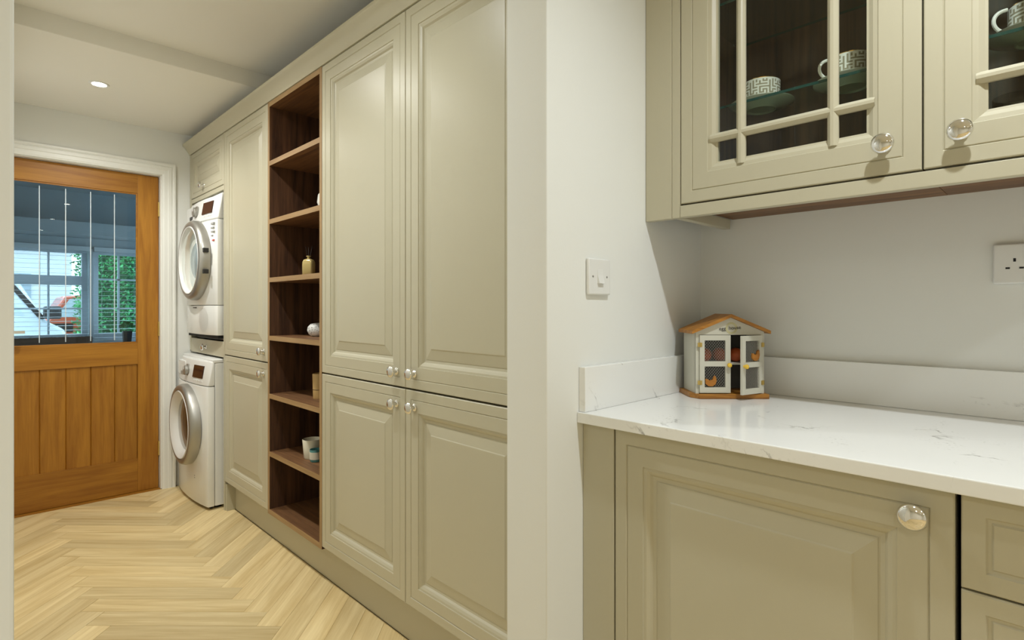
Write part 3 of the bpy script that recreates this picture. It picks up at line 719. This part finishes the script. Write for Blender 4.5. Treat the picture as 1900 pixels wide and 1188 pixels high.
# ------------------------------------------------------------------ switch and socket
sw = thing('light_switch', (XS, 1.073, 1.165), 'white single rocker light switch on the side wall', 'switch')
B(XS + .0003, XS + .010, 1.030, 1.116, 1.165, 1.251).build('plate', 'white_plastic', sw, bevel=.0035, seg=3)
rk = MB().prism([(XS + .008, 1.193), (XS + .0125, 1.193), (XS + .0105, 1.208), (XS + .0115, 1.224), (XS + .008, 1.224)], 1.065, 1.083, 'y')
pts = [(XS + .0095, 1.192), (XS + .0165, 1.192), (XS + .0115, 1.212), (XS + .0105, 1.225), (XS + .0095, 1.225)]
m = MB(); n = len(pts); vs = [(p[0], 1.063, p[1]) for p in pts] + [(p[0], 1.085, p[1]) for p in pts]
m.add(vs, [tuple(range(n))[::-1], tuple(range(n, 2 * n))] + [(i, (i + 1) % n, n + (i + 1) % n, n + i) for i in range(n)])
m.build('rocker', 'white_plastic', sw, bevel=.0006)
for yy in (1.046, 1.101): MB().lathe([(0, .0103), (.0026, .0103), (.0026, .009), (0, .009)], (XS, yy, 1.208), 'x', 14).build('screw', 'screw_metal', sw)
so = thing('double_socket', (-.048, YB, 1.186), 'white double plug socket on the back wall above the worktop', 'socket')
B(-.122, .025, YB - .010, YB - .0003, 1.186, 1.272).build('plate', 'white_plastic', so, bevel=.0035, seg=3)
for ox in (-.087, -.0105):
    for a, w_, zz, hh in ((-.011, .0072, 1.2195, .0038), (.011, .0072, 1.2195, .0038), (0, .0042, 1.2365, .0072)):
        B(ox + a - w_ / 2, ox + a + w_ / 2, YB - .0104, YB - .006, zz - hh / 2, zz + hh / 2).build('pin_hole', 'slot_black', so)
for ox in (-.062, -.036): B(ox - .006, ox + .006, YB - .0135, YB - .009, 1.238, 1.258).build('rocker', 'white_plastic', so, bevel=.001)
for ox in (-.108, .011): MB().lathe([(0, -.0103), (.0026, -.0103), (.0026, -.009), (0, -.009)], (ox, YB, 1.229), 'y', 14).build('screw', 'white_plastic', so)

# ------------------------------------------------------------------ egg house
rot = YAW
cen = px(1354, None, d=1.46); 
eh = thing('egg_house', (cen.x, cen.y, ZW + .0003), 'small wooden egg house with mesh doors and honey coloured roof on the worktop', 'egg holder', rz=rot)
def E(mb, name, mat, par=None, **k): return mb.build(name, mat, par or eh, local=True, **k)
hw, dp, ze, zt = .090, .100, .1755, .2135
bs = MB().prism([(-.101, -.006 + .022), (-.083, -.013), (.099, -.013), (.099, dp + .006), (-.101, dp + .006)], 0, .0125, 'z'); E(bs, 'base', 'honey_pine', bevel=.0012)
E(MB().box(-hw, -hw + .006, 0.0, dp, .0126, ze), 'side_wall', 'egg_house_paint'); E(MB().box(hw - .006, hw, 0.0, dp, .0126, ze), 'side_wall', 'egg_house_paint')
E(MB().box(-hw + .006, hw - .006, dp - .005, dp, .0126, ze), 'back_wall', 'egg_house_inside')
E(MB().prism([(-hw, ze), (hw, ze), (0, zt)], dp - .005, dp, 'y'), 'back_gable', 'egg_house_paint')
fr = MB(); fr.prism([(-hw, .1675), (hw, .1675), (hw, ze), (0, zt), (-hw, ze)], -.0005, .006, 'y'); E(fr, 'gable', 'egg_house_paint')
E(MB().box(-hw, -hw + .0085, -.0005, .006, .0126, .1674), 'door_post', 'egg_house_paint'); E(MB().box(hw - .0085, hw, -.0005, .006, .0126, .1674), 'door_post', 'egg_house_paint')
E(MB().box(-hw + .0062, hw - .0062, .007, dp - .0052, .088, .0915), 'inner_shelf', 'egg_house_paint')
sl = math.atan2(zt - ze, hw)
for sg in (-1, 1):
    xe = .103; ye = ze - (xe - hw) * math.tan(sl)
    pr_ = [(0, zt + .0004), (sg * xe, ye + .0004), (sg * xe, ye + .0087), (0, zt + .0087)]
    E(MB().prism(pr_, -.013, dp + .006, 'y'), 'roof_board', 'honey_pine')
def mesh_door(hinge_x, sgn, ang, chick):
    """door in its own frame: x from 0 (hinge) to w, thickness in y, z up"""
    wd, z0, z1, tk = .0808, .0150, .1665, .006
    d = MB(); st = .0125; zr = [(z0 + .0145, z0 + .0695), (z0 + .083, z1 - .0135)]
    d.box(0, sgn * st, -tk, 0, z0, z1).box(sgn * (wd - st - .001), sgn * wd, -tk, 0, z0, z1)
    a, b_ = sgn * st, sgn * (wd - st - .001)
    d.box(a, b_, -tk, 0, z0, zr[0][0]).box(a, b_, -tk, 0, zr[0][1], zr[1][0]).box(a, b_, -tk, 0, zr[1][1], z1)
    do = E(d, 'door', 'egg_house_paint'); do.location = (hinge_x, -.0008, 0); do.rotation_euler = (0, 0, ang)
    lo, hi = min(a, b_), max(a, b_)
    wm = MB(); th_ = .00028
    for zz0, zz1 in zr:
        h_ = zz1 - zz0; step = .0068
        for sl_ in (1, -1):
            k = -20
            while k < 40:
                c0 = k * step; k += 1; pts = []
                # line x = c0 + sl*(z - zz0)*0.8 clipped to the opening
                for s_ in range(0, 41):
                    zz = h_ * s_ / 40; x = c0 + sl_ * zz * .85
                    if 0 <= x <= hi - lo: pts.append((lo + x, zz0 + zz))
                if len(pts) < 2: continue
                p, q = pts[0], pts[-1]
                yy = -.0026 if sl_ > 0 else -.0033
                wm.add([(p[0] - th_, yy, p[1]), (p[0] + th_, yy, p[1]), (q[0] + th_, yy, q[1]), (q[0] - th_, yy, q[1]), (p[0] - th_, yy + .0007, p[1]), (p[0] + th_, yy + .0007, p[1]), (q[0] + th_, yy + .0007, q[1]), (q[0] - th_, yy + .0007, q[1])],
                       [(0, 1, 2, 3), (7, 6, 5, 4), (0, 4, 5, 1), (1, 5, 6, 2), (2, 6, 7, 3), (3, 7, 4, 0)])
    tag(wm.build('wire_mesh', 'galvanised', do, local=True), kind='stuff')
    kz = z0 + .0735
    MB().lathe([(0, -tk), (.003, -tk), (.003, -tk - .003), (.0052, -tk - .0045), (.0062, -tk - .0085), (.005, -tk - .012), (0, -tk - .0135)], (sgn * (wd - .006), 0, kz), 'y', 16).build('knob', 'yellow_knob', do, smooth=True, local=True)
    ch = [(0, 0), (.008, -.006), (.018, -.0065), (.026, -.001), (.029, .008), (.0275, .017), (.0245, .0215), (.0205, .018), (.0185, .011), (.011, .0085), (.005, .0125), (-.0005, .0135)]
    cz = zr[0][0] + .0095 if chick == 'low' else zr[1][0] + .0095
    cx0 = (lo + .002) if chick == 'low' else hi - .030
    MB().prism([(cx0 + p[0], cz + p[1]) for p in ch], -.0078, -.0036, 'y').build('chicken_cutout', 'orange_ply', do, local=True)
    for zz in (z0 + .027, z1 - .025):
        hg = MB(); hg.box(sgn * -.0062, sgn * -.0008, -tk - .0012, -tk - .0002, zz - .0055, zz + .0055).box(sgn * .0008, sgn * .0058, -tk - .0012, -tk - .0002, zz - .0055, zz + .0055)
        hg.lathe([(0, -.0062), (.0013, -.0062), (.0013, .0062), (0, .0062)], (0, -tk - .0012, zz), 'z', 10)
        hg.build('hinge', 'brass', do, local=True)
mesh_door(-hw + .009, 1, 0.0, 'low')
mesh_door(hw - .009, -1, R(30), 'high')
# lettering and printed egg on the gable
E(MB().lathe([(.0105, -.0012), (.0155, -.0012), (.0155, -.0006), (.0105, -.0006)], (.004, 0, .1850), 'y', 36, close=True), 'printed_egg', 'yellow_print')
fc = bpy.data.curves.new('lettering', 'FONT'); fc.body = 'egg  house'; fc.size = .0135; fc.extrude = .0002; fc.align_x = 'CENTER'; fc.align_y = 'CENTER'
fo = bpy.data.objects.new('lettering_curve', fc); COL.objects.link(fo)
dg = bpy.context.evaluated_depsgraph_get(); lm = bpy.data.meshes.new_from_object(fo.evaluated_get(dg)); bpy.data.objects.remove(fo)
lm.materials.clear(); lm.materials.append(M['text_grey']); lo_ = bpy.data.objects.new('lettering', lm); COL.objects.link(lo_); lo_.parent = eh
lo_.location = (0, -.0018, .1850); lo_.rotation_euler = (R(90), R(-4), 0)
def egg(lx, ly, label):
    prof = [(0, 0)]
    for k in range(1, 12):
        a = math.pi * k / 12; prof.append((.0190 * math.sin(a) * (1 + .10 * math.cos(a)), .0245 * (1 - math.cos(a))))
    prof.append((0, .049))
    p = Vector((cen.x, cen.y)) + Vector((math.cos(rot), math.sin(rot))) * lx + Vector((-math.sin(rot), math.cos(rot))) * ly
    o = MB().lathe([(r_, h_ - .0245) for r_, h_ in prof], (0, 0, .0192), 'y', 24).build('egg', 'egg_brown', smooth=True, local=True); o.location = (p.x, p.y, ZW + .0920); o.rotation_euler = (0, 0, rot)
    tag(o, label, 'egg', 'brown eggs in the egg house')
egg(-.053, .045, 'brown egg against the side wall of the egg house, behind the closed door'); egg(-.008, .055, 'brown egg in the middle of the egg house shelf, between the other two')
egg(.035, .050, 'brown egg on the egg house shelf showing in the gap beside the open door')

# ------------------------------------------------------------------ downlights
def downlight(x, y, zc, label, watts=LAMP_W, col=LAMP_COL):
    t = thing('downlight', (x, y, zc), label, 'downlight', 'recessed ceiling downlights')
    MB().lathe([(.028, .0), (.031, -.004), (.040, -.005), (.0425, -.002), (.0425, 0)], (x, y, zc), 'z', 32, close=True).build('bezel', 'white_plastic', t, smooth=True, angle=40)
    MB().lathe([(0, -.0012), (.028, -.0012), (.028, 0), (0, 0)], (x, y, zc), 'z', 32).build('lens', 'lamp_glow', t)
    l = bpy.data.lights.new('downlight_beam', 'SPOT'); l.energy = watts; l.color = col; l.spot_size = R(160); l.spot_blend = 1.0; l.shadow_soft_size = .024
    lo = bpy.data.objects.new('downlight_beam', l); COL.objects.link(lo); lo.location = (0, 0, -.012); lo.parent = t
downlight(-3.38, .466, ZCL, 'lit downlight in the lowered ceiling near the oak door', 46)
downlight(-2.46, .47, ZC, 'lit downlight in the main ceiling just before the ceiling step', 40)
downlight(-1.52, .45, ZC, 'lit downlight in the main ceiling in front of the tall cupboard knobs', 29, LAMP_COL_COOL)
downlight(0.0, .82, ZC, 'lit downlight in the ceiling above the edge of the worktop', 50, LAMP_COL_COOL)
downlight(1.5, .82, ZC, 'lit downlight in the ceiling beyond the end of the worktop', 44, LAMP_COL_COOL); downlight(3.0, .82, ZC, 'lit downlight in the ceiling close to the end wall', 38, LAMP_COL_COOL)
downlight(.6, -1.4, ZC, 'added unseen fill downlight in the ceiling behind the worktop area', 64); downlight(2.1, -1.4, ZC, 'added unseen fill downlight in the ceiling near the far corner of the room', 64)  # two unseen lamps added to fill the back wall and base fronts

# ------------------------------------------------------------------ room beyond the oak door
XK = -7.40; KY0, KY1 = -2.0, 3.6
structure('floor_kitchen', B(XK - .2, XE - .12, KY0, KY1, -.06, 0), 'kitchen_floor')
structure('ceiling_kitchen', B(XK - .2, XE - .12, KY0, KY1, 2.35, 2.43), 'kitchen_wall')
structure('wall_kitchen_side', B(XK - .2, XE - .12, KY0 - .1, KY0, 0, 2.43), 'kitchen_wall')
kf = MB(); kf.box(XK - .2, -7.0, KY1, KY1 + .1, 0, 2.43).box(-4.6, XE - .12, KY1, KY1 + .1, 0, 2.43).box(-7.0, -4.6, KY1, KY1 + .1, 2.1, 2.43)
structure('wall_kitchen_far', kf, 'kitchen_wall')
w4 = thing('window_added', (-5.8, KY1 + .05, 0), None, None, kind='structure')  # unseen glazed opening added to brighten the kitchen
f4 = MB(); f4.box(-7.0, -4.6, KY1 + .03, KY1 + .08, .0, .06).box(-7.0, -4.6, KY1 + .03, KY1 + .08, 2.04, 2.1)
for xx in (-7.0, -5.83, -4.66): f4.box(xx, xx + .06, KY1 + .03, KY1 + .08, .06, 2.04)
f4.build('frame', 'upvc', w4)
for xa, xb in ((-6.94, -5.83), (-5.77, -4.66)): B(xa, xb, KY1 + .052, KY1 + .058, .06, 2.04).build('pane', 'window_glass', w4)
structure('wall_kitchen_end', B(XE - .12, XE - .125, .93, KY1, 0, 2.43), 'kitchen_wall')
WA = (-.55, .93); WB = (.975, 2.0)           # two windows (y ranges), openings
WZ0, WZ1 = .80, 1.76
wl = MB(); wl.box(XK - .2, XK, KY0, WA[0], 0, 2.43).box(XK - .2, XK, WB[1], KY1, 0, 2.43).box(XK - .2, XK, WA[0], WB[1], 0, WZ0).box(XK - .2, XK, WA[0], WB[1], WZ1, 2.43)
structure('wall_window', wl, 'kitchen_wall')
def window(name, y0, y1, lights, bars_y, bars_z):
    t = thing(name, (XK - .08, (y0 + y1) / 2, WZ0), None, None, kind='structure')
    f = MB(); xa, xb = XK - .13, XK - .07; fwid = .05
    f.box(xa, xb, y0, y0 + fwid, WZ0, WZ1).box(xa, xb, y1 - fwid, y1, WZ0, WZ1).box(xa, xb, y0 + fwid, y1 - fwid, WZ0, WZ0 + fwid).box(xa, xb, y0 + fwid, y1 - fwid, WZ1 - fwid, WZ1)
    for z0, z1 in lights: f.box(xa, xb, y0 + fwid, y1 - fwid, z0, z1)
    f.build('frame', 'upvc', t, bevel=.003)
    for y in bars_y: B(xa + .022, xb - .010, y - .009, y + .009, WZ0 + fwid, WZ1 - fwid).build('glazing_bar', 'upvc', t)
    for zz in bars_z: B(xa + .022, xb - .010, y0 + fwid, y1 - fwid, zz - .009, zz + .009).build('glazing_bar', 'upvc', t)
    B(xa + .028, xa + .034, y0 + fwid, y1 - fwid, WZ0 + fwid, WZ1 - fwid).build('pane', 'window_glass', t)
window('window_1', WA[0], WA[1], [(1.369, 1.469)], [.6055, .17], [1.12])
window('window_2', WB[0], WB[1], [], [1.209, 1.47, 1.73], [1.12, 1.44])
structure('trim_3', B(XK - .07, XK + .27, WA[0] - .05, WB[1] + .05, WZ0 - .115, WZ0 - .085).box(XK - .07, XK + .002, WA[0], WB[1], WZ0 - .085, WZ0), 'upvc', bevel=.003)
structure('trim_4', B(XK - .07, XK - .004, WA[1], WB[0], WZ0, WZ1), 'upvc', bevel=.003)
structure('trim_5', B(XK, XK + .35, KY0, KY1, 1.87, 2.0).box(XK, XK + .02, KY0, KY1, 1.78, 1.87), 'kitchen_wall', bevel=.004)
def blind(y0, y1, label):
    t = thing('venetian_blind', (XK + .03, (y0 + y1) / 2, WZ0 - .06), label, 'blind', 'venetian blinds in the room beyond')
    B(XK + .004, XK + .058, y0, y1, WZ1 - .03, WZ1 + .018).build('headrail', 'blind_white', t, bevel=.002)
    z = WZ0 + .005; sm = None
    while z < WZ1 - .04:
        if sm is None:
            so_ = MB().box(-.022, .022, y0 - (y0 + y1) / 2, y1 - (y0 + y1) / 2, -.0011, .0011).build('slat', 'blind_white', t, local=True); sm = so_.data
        else:
            so_ = bpy.data.objects.new('slat', sm); COL.objects.link(so_); so_.parent = t
        so_.location = (0, 0, z - (WZ0 - .06)); so_.rotation_euler = (0, R(3), 0); z += .0455
    B(XK + .010, XK + .050, y0, y1, WZ0 - .03, WZ0 - .012).build('bottom_rail', 'blind_white', t, bevel=.002)
    n = max(2, int((y1 - y0) / .3))
    for k in range(n + 1):
        y = y0 + .07 + (y1 - y0 - .14) * k / n; B(XK + .0295, XK + .0305, y - .0012, y + .0012, WZ0 - .02, WZ1).build('cord', 'blind_white', t)
blind(WA[0] + .01, WA[1] + .005, 'white venetian blind over the window with the parked van'); blind(WB[0] - .005, WB[1] - .01, 'white venetian blind over the window facing the green hedge')
# potted plant and trough on the sill
SZ = WZ0 - .0848
pp = thing('potted_plant', (XK + .165, 1.245, SZ), 'small round green plant in a tapered black pot on the sill', 'plant')
loft(MB(), [([(-.03, -.03), (.03, -.03), (.03, .03), (-.03, .03)], 0), ([(-.042, -.042), (.042, -.042), (.042, .042), (-.042, .042)], .160)]).build('pot', 'black_plastic', pp, local=True, bevel=.002)
lf = MB()
for _ in range(420):
    v = Vector((random.gauss(0, 1), random.gauss(0, 1), random.gauss(0, 1))).normalized(); v.z = abs(v.z) * .9 - .12
    p = Vector((0, 0, .205)) + v * random.uniform(.035, .078); s_ = random.uniform(.008, .014); u_ = v.orthogonal().normalized(); w_ = (v + Vector((random.uniform(-.6, .6),) * 3)).normalized()
    lf.add([p - u_ * s_ * .5, p + w_ * s_, p + u_ * s_ * .5, p - w_ * s_ * .4], [(0, 1, 2, 3)])
lf.build('foliage', 'leaf_green', pp, local=True)
tr = thing('trough', (XK + .125, .52, SZ), 'long dark brown wooden trough of grey pebbles on the sill', 'trough')
m = MB(); m.box(-.05, .045, -.42, .42, 0, .008).box(-.05, -.042, -.42, .42, .008, .112).box(.037, .045, -.42, .42, .008, .112).box(-.042, .037, -.42, -.412, .008, .112).box(-.042, .037, .412, .42, .008, .112)
m.build('box', 'dark_brown_wood', tr, local=True)
pb = MB()
for k in range(60):
    c_ = Vector((random.uniform(-.03, .025), random.uniform(-.39, .39), random.uniform(.10, .114))); r_ = random.uniform(.009, .017)
    pb.lathe([(0, -r_ * .6), (r_ * .8, -r_ * .35), (r_, 0), (r_ * .75, r_ * .4), (0, r_ * .6)], c_, 'z', 7)
tag(pb.build('pebbles', 'pebble_grey', tr, local=True, smooth=True), kind='stuff')

# ------------------------------------------------------------------ outside the window
GZ = -.35
structure('ground_outside', B(-60, XK - .2, -25, 25, GZ - .1, GZ), 'tarmac')
hg = thing('hedge', (-14.0, 6.2, GZ), 'tall bright green clipped hedge outside the window', 'hedge')
hx0, hx1, hy0, hy1, hz1 = -14.6, -13.2, 1.62, 11.0, 4.2
B(hx0 + .15, hx1 - .12, hy0 + .12, hy1, GZ, hz1 - .1).build('core', 'hedge_core', hg)
lf = MB()
for k in range(16000):
    f = random.random()
    if f < .8: p = Vector((hx1 + random.gauss(-.06, .06), random.uniform(hy0, min(hy1, 5.0) if random.random() < .85 else hy1), random.uniform(GZ, hz1))); nn = Vector((1, 0, 0))
    elif f < .92: p = Vector((random.uniform(hx0, hx1), hy0 + random.gauss(.06, .06), random.uniform(GZ, hz1))); nn = Vector((0, -1, 0))
    else: p = Vector((random.uniform(hx0, hx1), random.uniform(hy0, hy1), hz1 + random.gauss(-.06, .05))); nn = Vector((0, 0, 1))
    d_ = (nn + Vector((random.gauss(0, .7), random.gauss(0, .7), random.gauss(.2, .7)))).normalized(); u_ = d_.orthogonal().normalized(); s_ = random.uniform(.035, .075)
    lf.add([p - u_ * s_ * .5, p + d_ * s_ * .3 + u_ * 0, p + u_ * s_ * .5, p + d_ * s_ * 1.3], [(0, 1, 3), (1, 2, 3)])
tag(lf.build('leaves', 'hedge_leaf', hg), kind='stuff')
def wheel(t, x, y, r, w_=.2):
    wo = MB().lathe([(r * .62, -w_ / 2), (r * .95, -w_ / 2), (r, -w_ * .35), (r, w_ * .35), (r * .95, w_ / 2), (r * .62, w_ / 2)], (x, y, GZ + r), 'x', 28, close=True).build('wheel', 'tyre', t, smooth=True, angle=40)
    MB().lathe([(0, -w_ * .3), (r * .6, -w_ * .38), (r * .62, w_ * .38), (0, w_ * .3)], (x, y, GZ + r), 'x', 20).build('hub', 'silver', wo)
van = thing('van', (-11.6, -1.2, GZ), 'white van parked outside the window with its bonnet towards the hedge', 'van')
xv0, xv1 = -12.4, -10.7
body = [(-4.0, GZ + .35), (-4.0, 2.05), (-3.9, 2.12), (-.15, 2.12), (.25, 2.0), (.50, 1.58), (.84, .93), (1.05, .80), (1.14, .55), (1.16, GZ + .35)]
MB().prism(body, xv0, xv1, 'x').build('body', 'van_white', van, bevel=.04, seg=2)
win = [(-.55, 1.05), (-.55, 1.85), (.02, 1.85), (.60, 1.02)]
pm("van_window", (.68, .76, .80), .06)
MB().prism(win, xv1 - .01, xv1 + .006, 'x').build('side_window', 'van_window', van)
MB().prism([(.10, 1.92), (.17, 1.92), (.84, .96), (.76, .96)], xv1 - .01, xv1 + .012, 'x').build('door_pillar', 'black_plastic', van)
B(xv1 + .006, xv1 + .22, .80, 1.0, .96, 1.15).build('mirror', 'black_plastic', van, bevel=.03)
B(xv1 - .3, xv1 + .004, 1.06, 1.17, .58, .70).build('headlamp', 'vehicle_glass', van, bevel=.01)
for y in (-3.2, .55):
    for x in (xv0 + .1, xv1 - .09): wheel(van, x, y, .34)
rc = thing('pickup', (-17.5, 1.9, GZ), 'red orange pickup truck parked beyond the white van', 'car')
xr0, xr1 = -18.4, -16.7
MB().prism([(.6, GZ + .35), (.6, .75), (1.35, .85), (1.65, 1.40), (2.6, 1.45), (3.0, .9), (3.9, .85), (3.95, GZ + .35)], xr0, xr1, 'x').build('body', 'vehicle_red', rc, bevel=.05)
MB().prism([(1.48, .90), (1.74, 1.33), (2.5, 1.37), (2.72, .92)], xr1 - .01, xr1 + .006, 'x').build('side_window', 'van_window', rc)
B(xr1, xr1 + .05, .65, 3.9, .05, .2).build('bumper_strip', 'van_white', rc, bevel=.01)
B(xr1, xr1 + .04, 1.1, 1.8, .55, .75).build('grille', 'black_plastic', rc, bevel=.01)
for y in (1.3, 3.2):
    for x in (xr0 + .1, xr1 - .09): wheel(rc, x, y, .34)
hs = thing('house', (-34, 2, GZ), 'pale rendered house with a red tiled roof far beyond the parked vehicles', 'house')
B(-38, -32, -8, 3.4, GZ, 4.0).build('wall', 'render_pale', hs)
MB().prism([(-38.4, 3.9), (-31.6, 3.9), (-35, 6.6)], -8.3, 3.6, 'y').build('roof', 'roof_red', hs)
for y in (-4.5, -1.5, 1.4):
    wn = B(-32.0, -31.95, y - .6, y + .6, 1.3, 2.6).build('window', 'vehicle_glass', hs)
    B(-31.96, -31.9, y - .04, y + .04, 1.3, 2.6).build('mullion', 'upvc', wn)
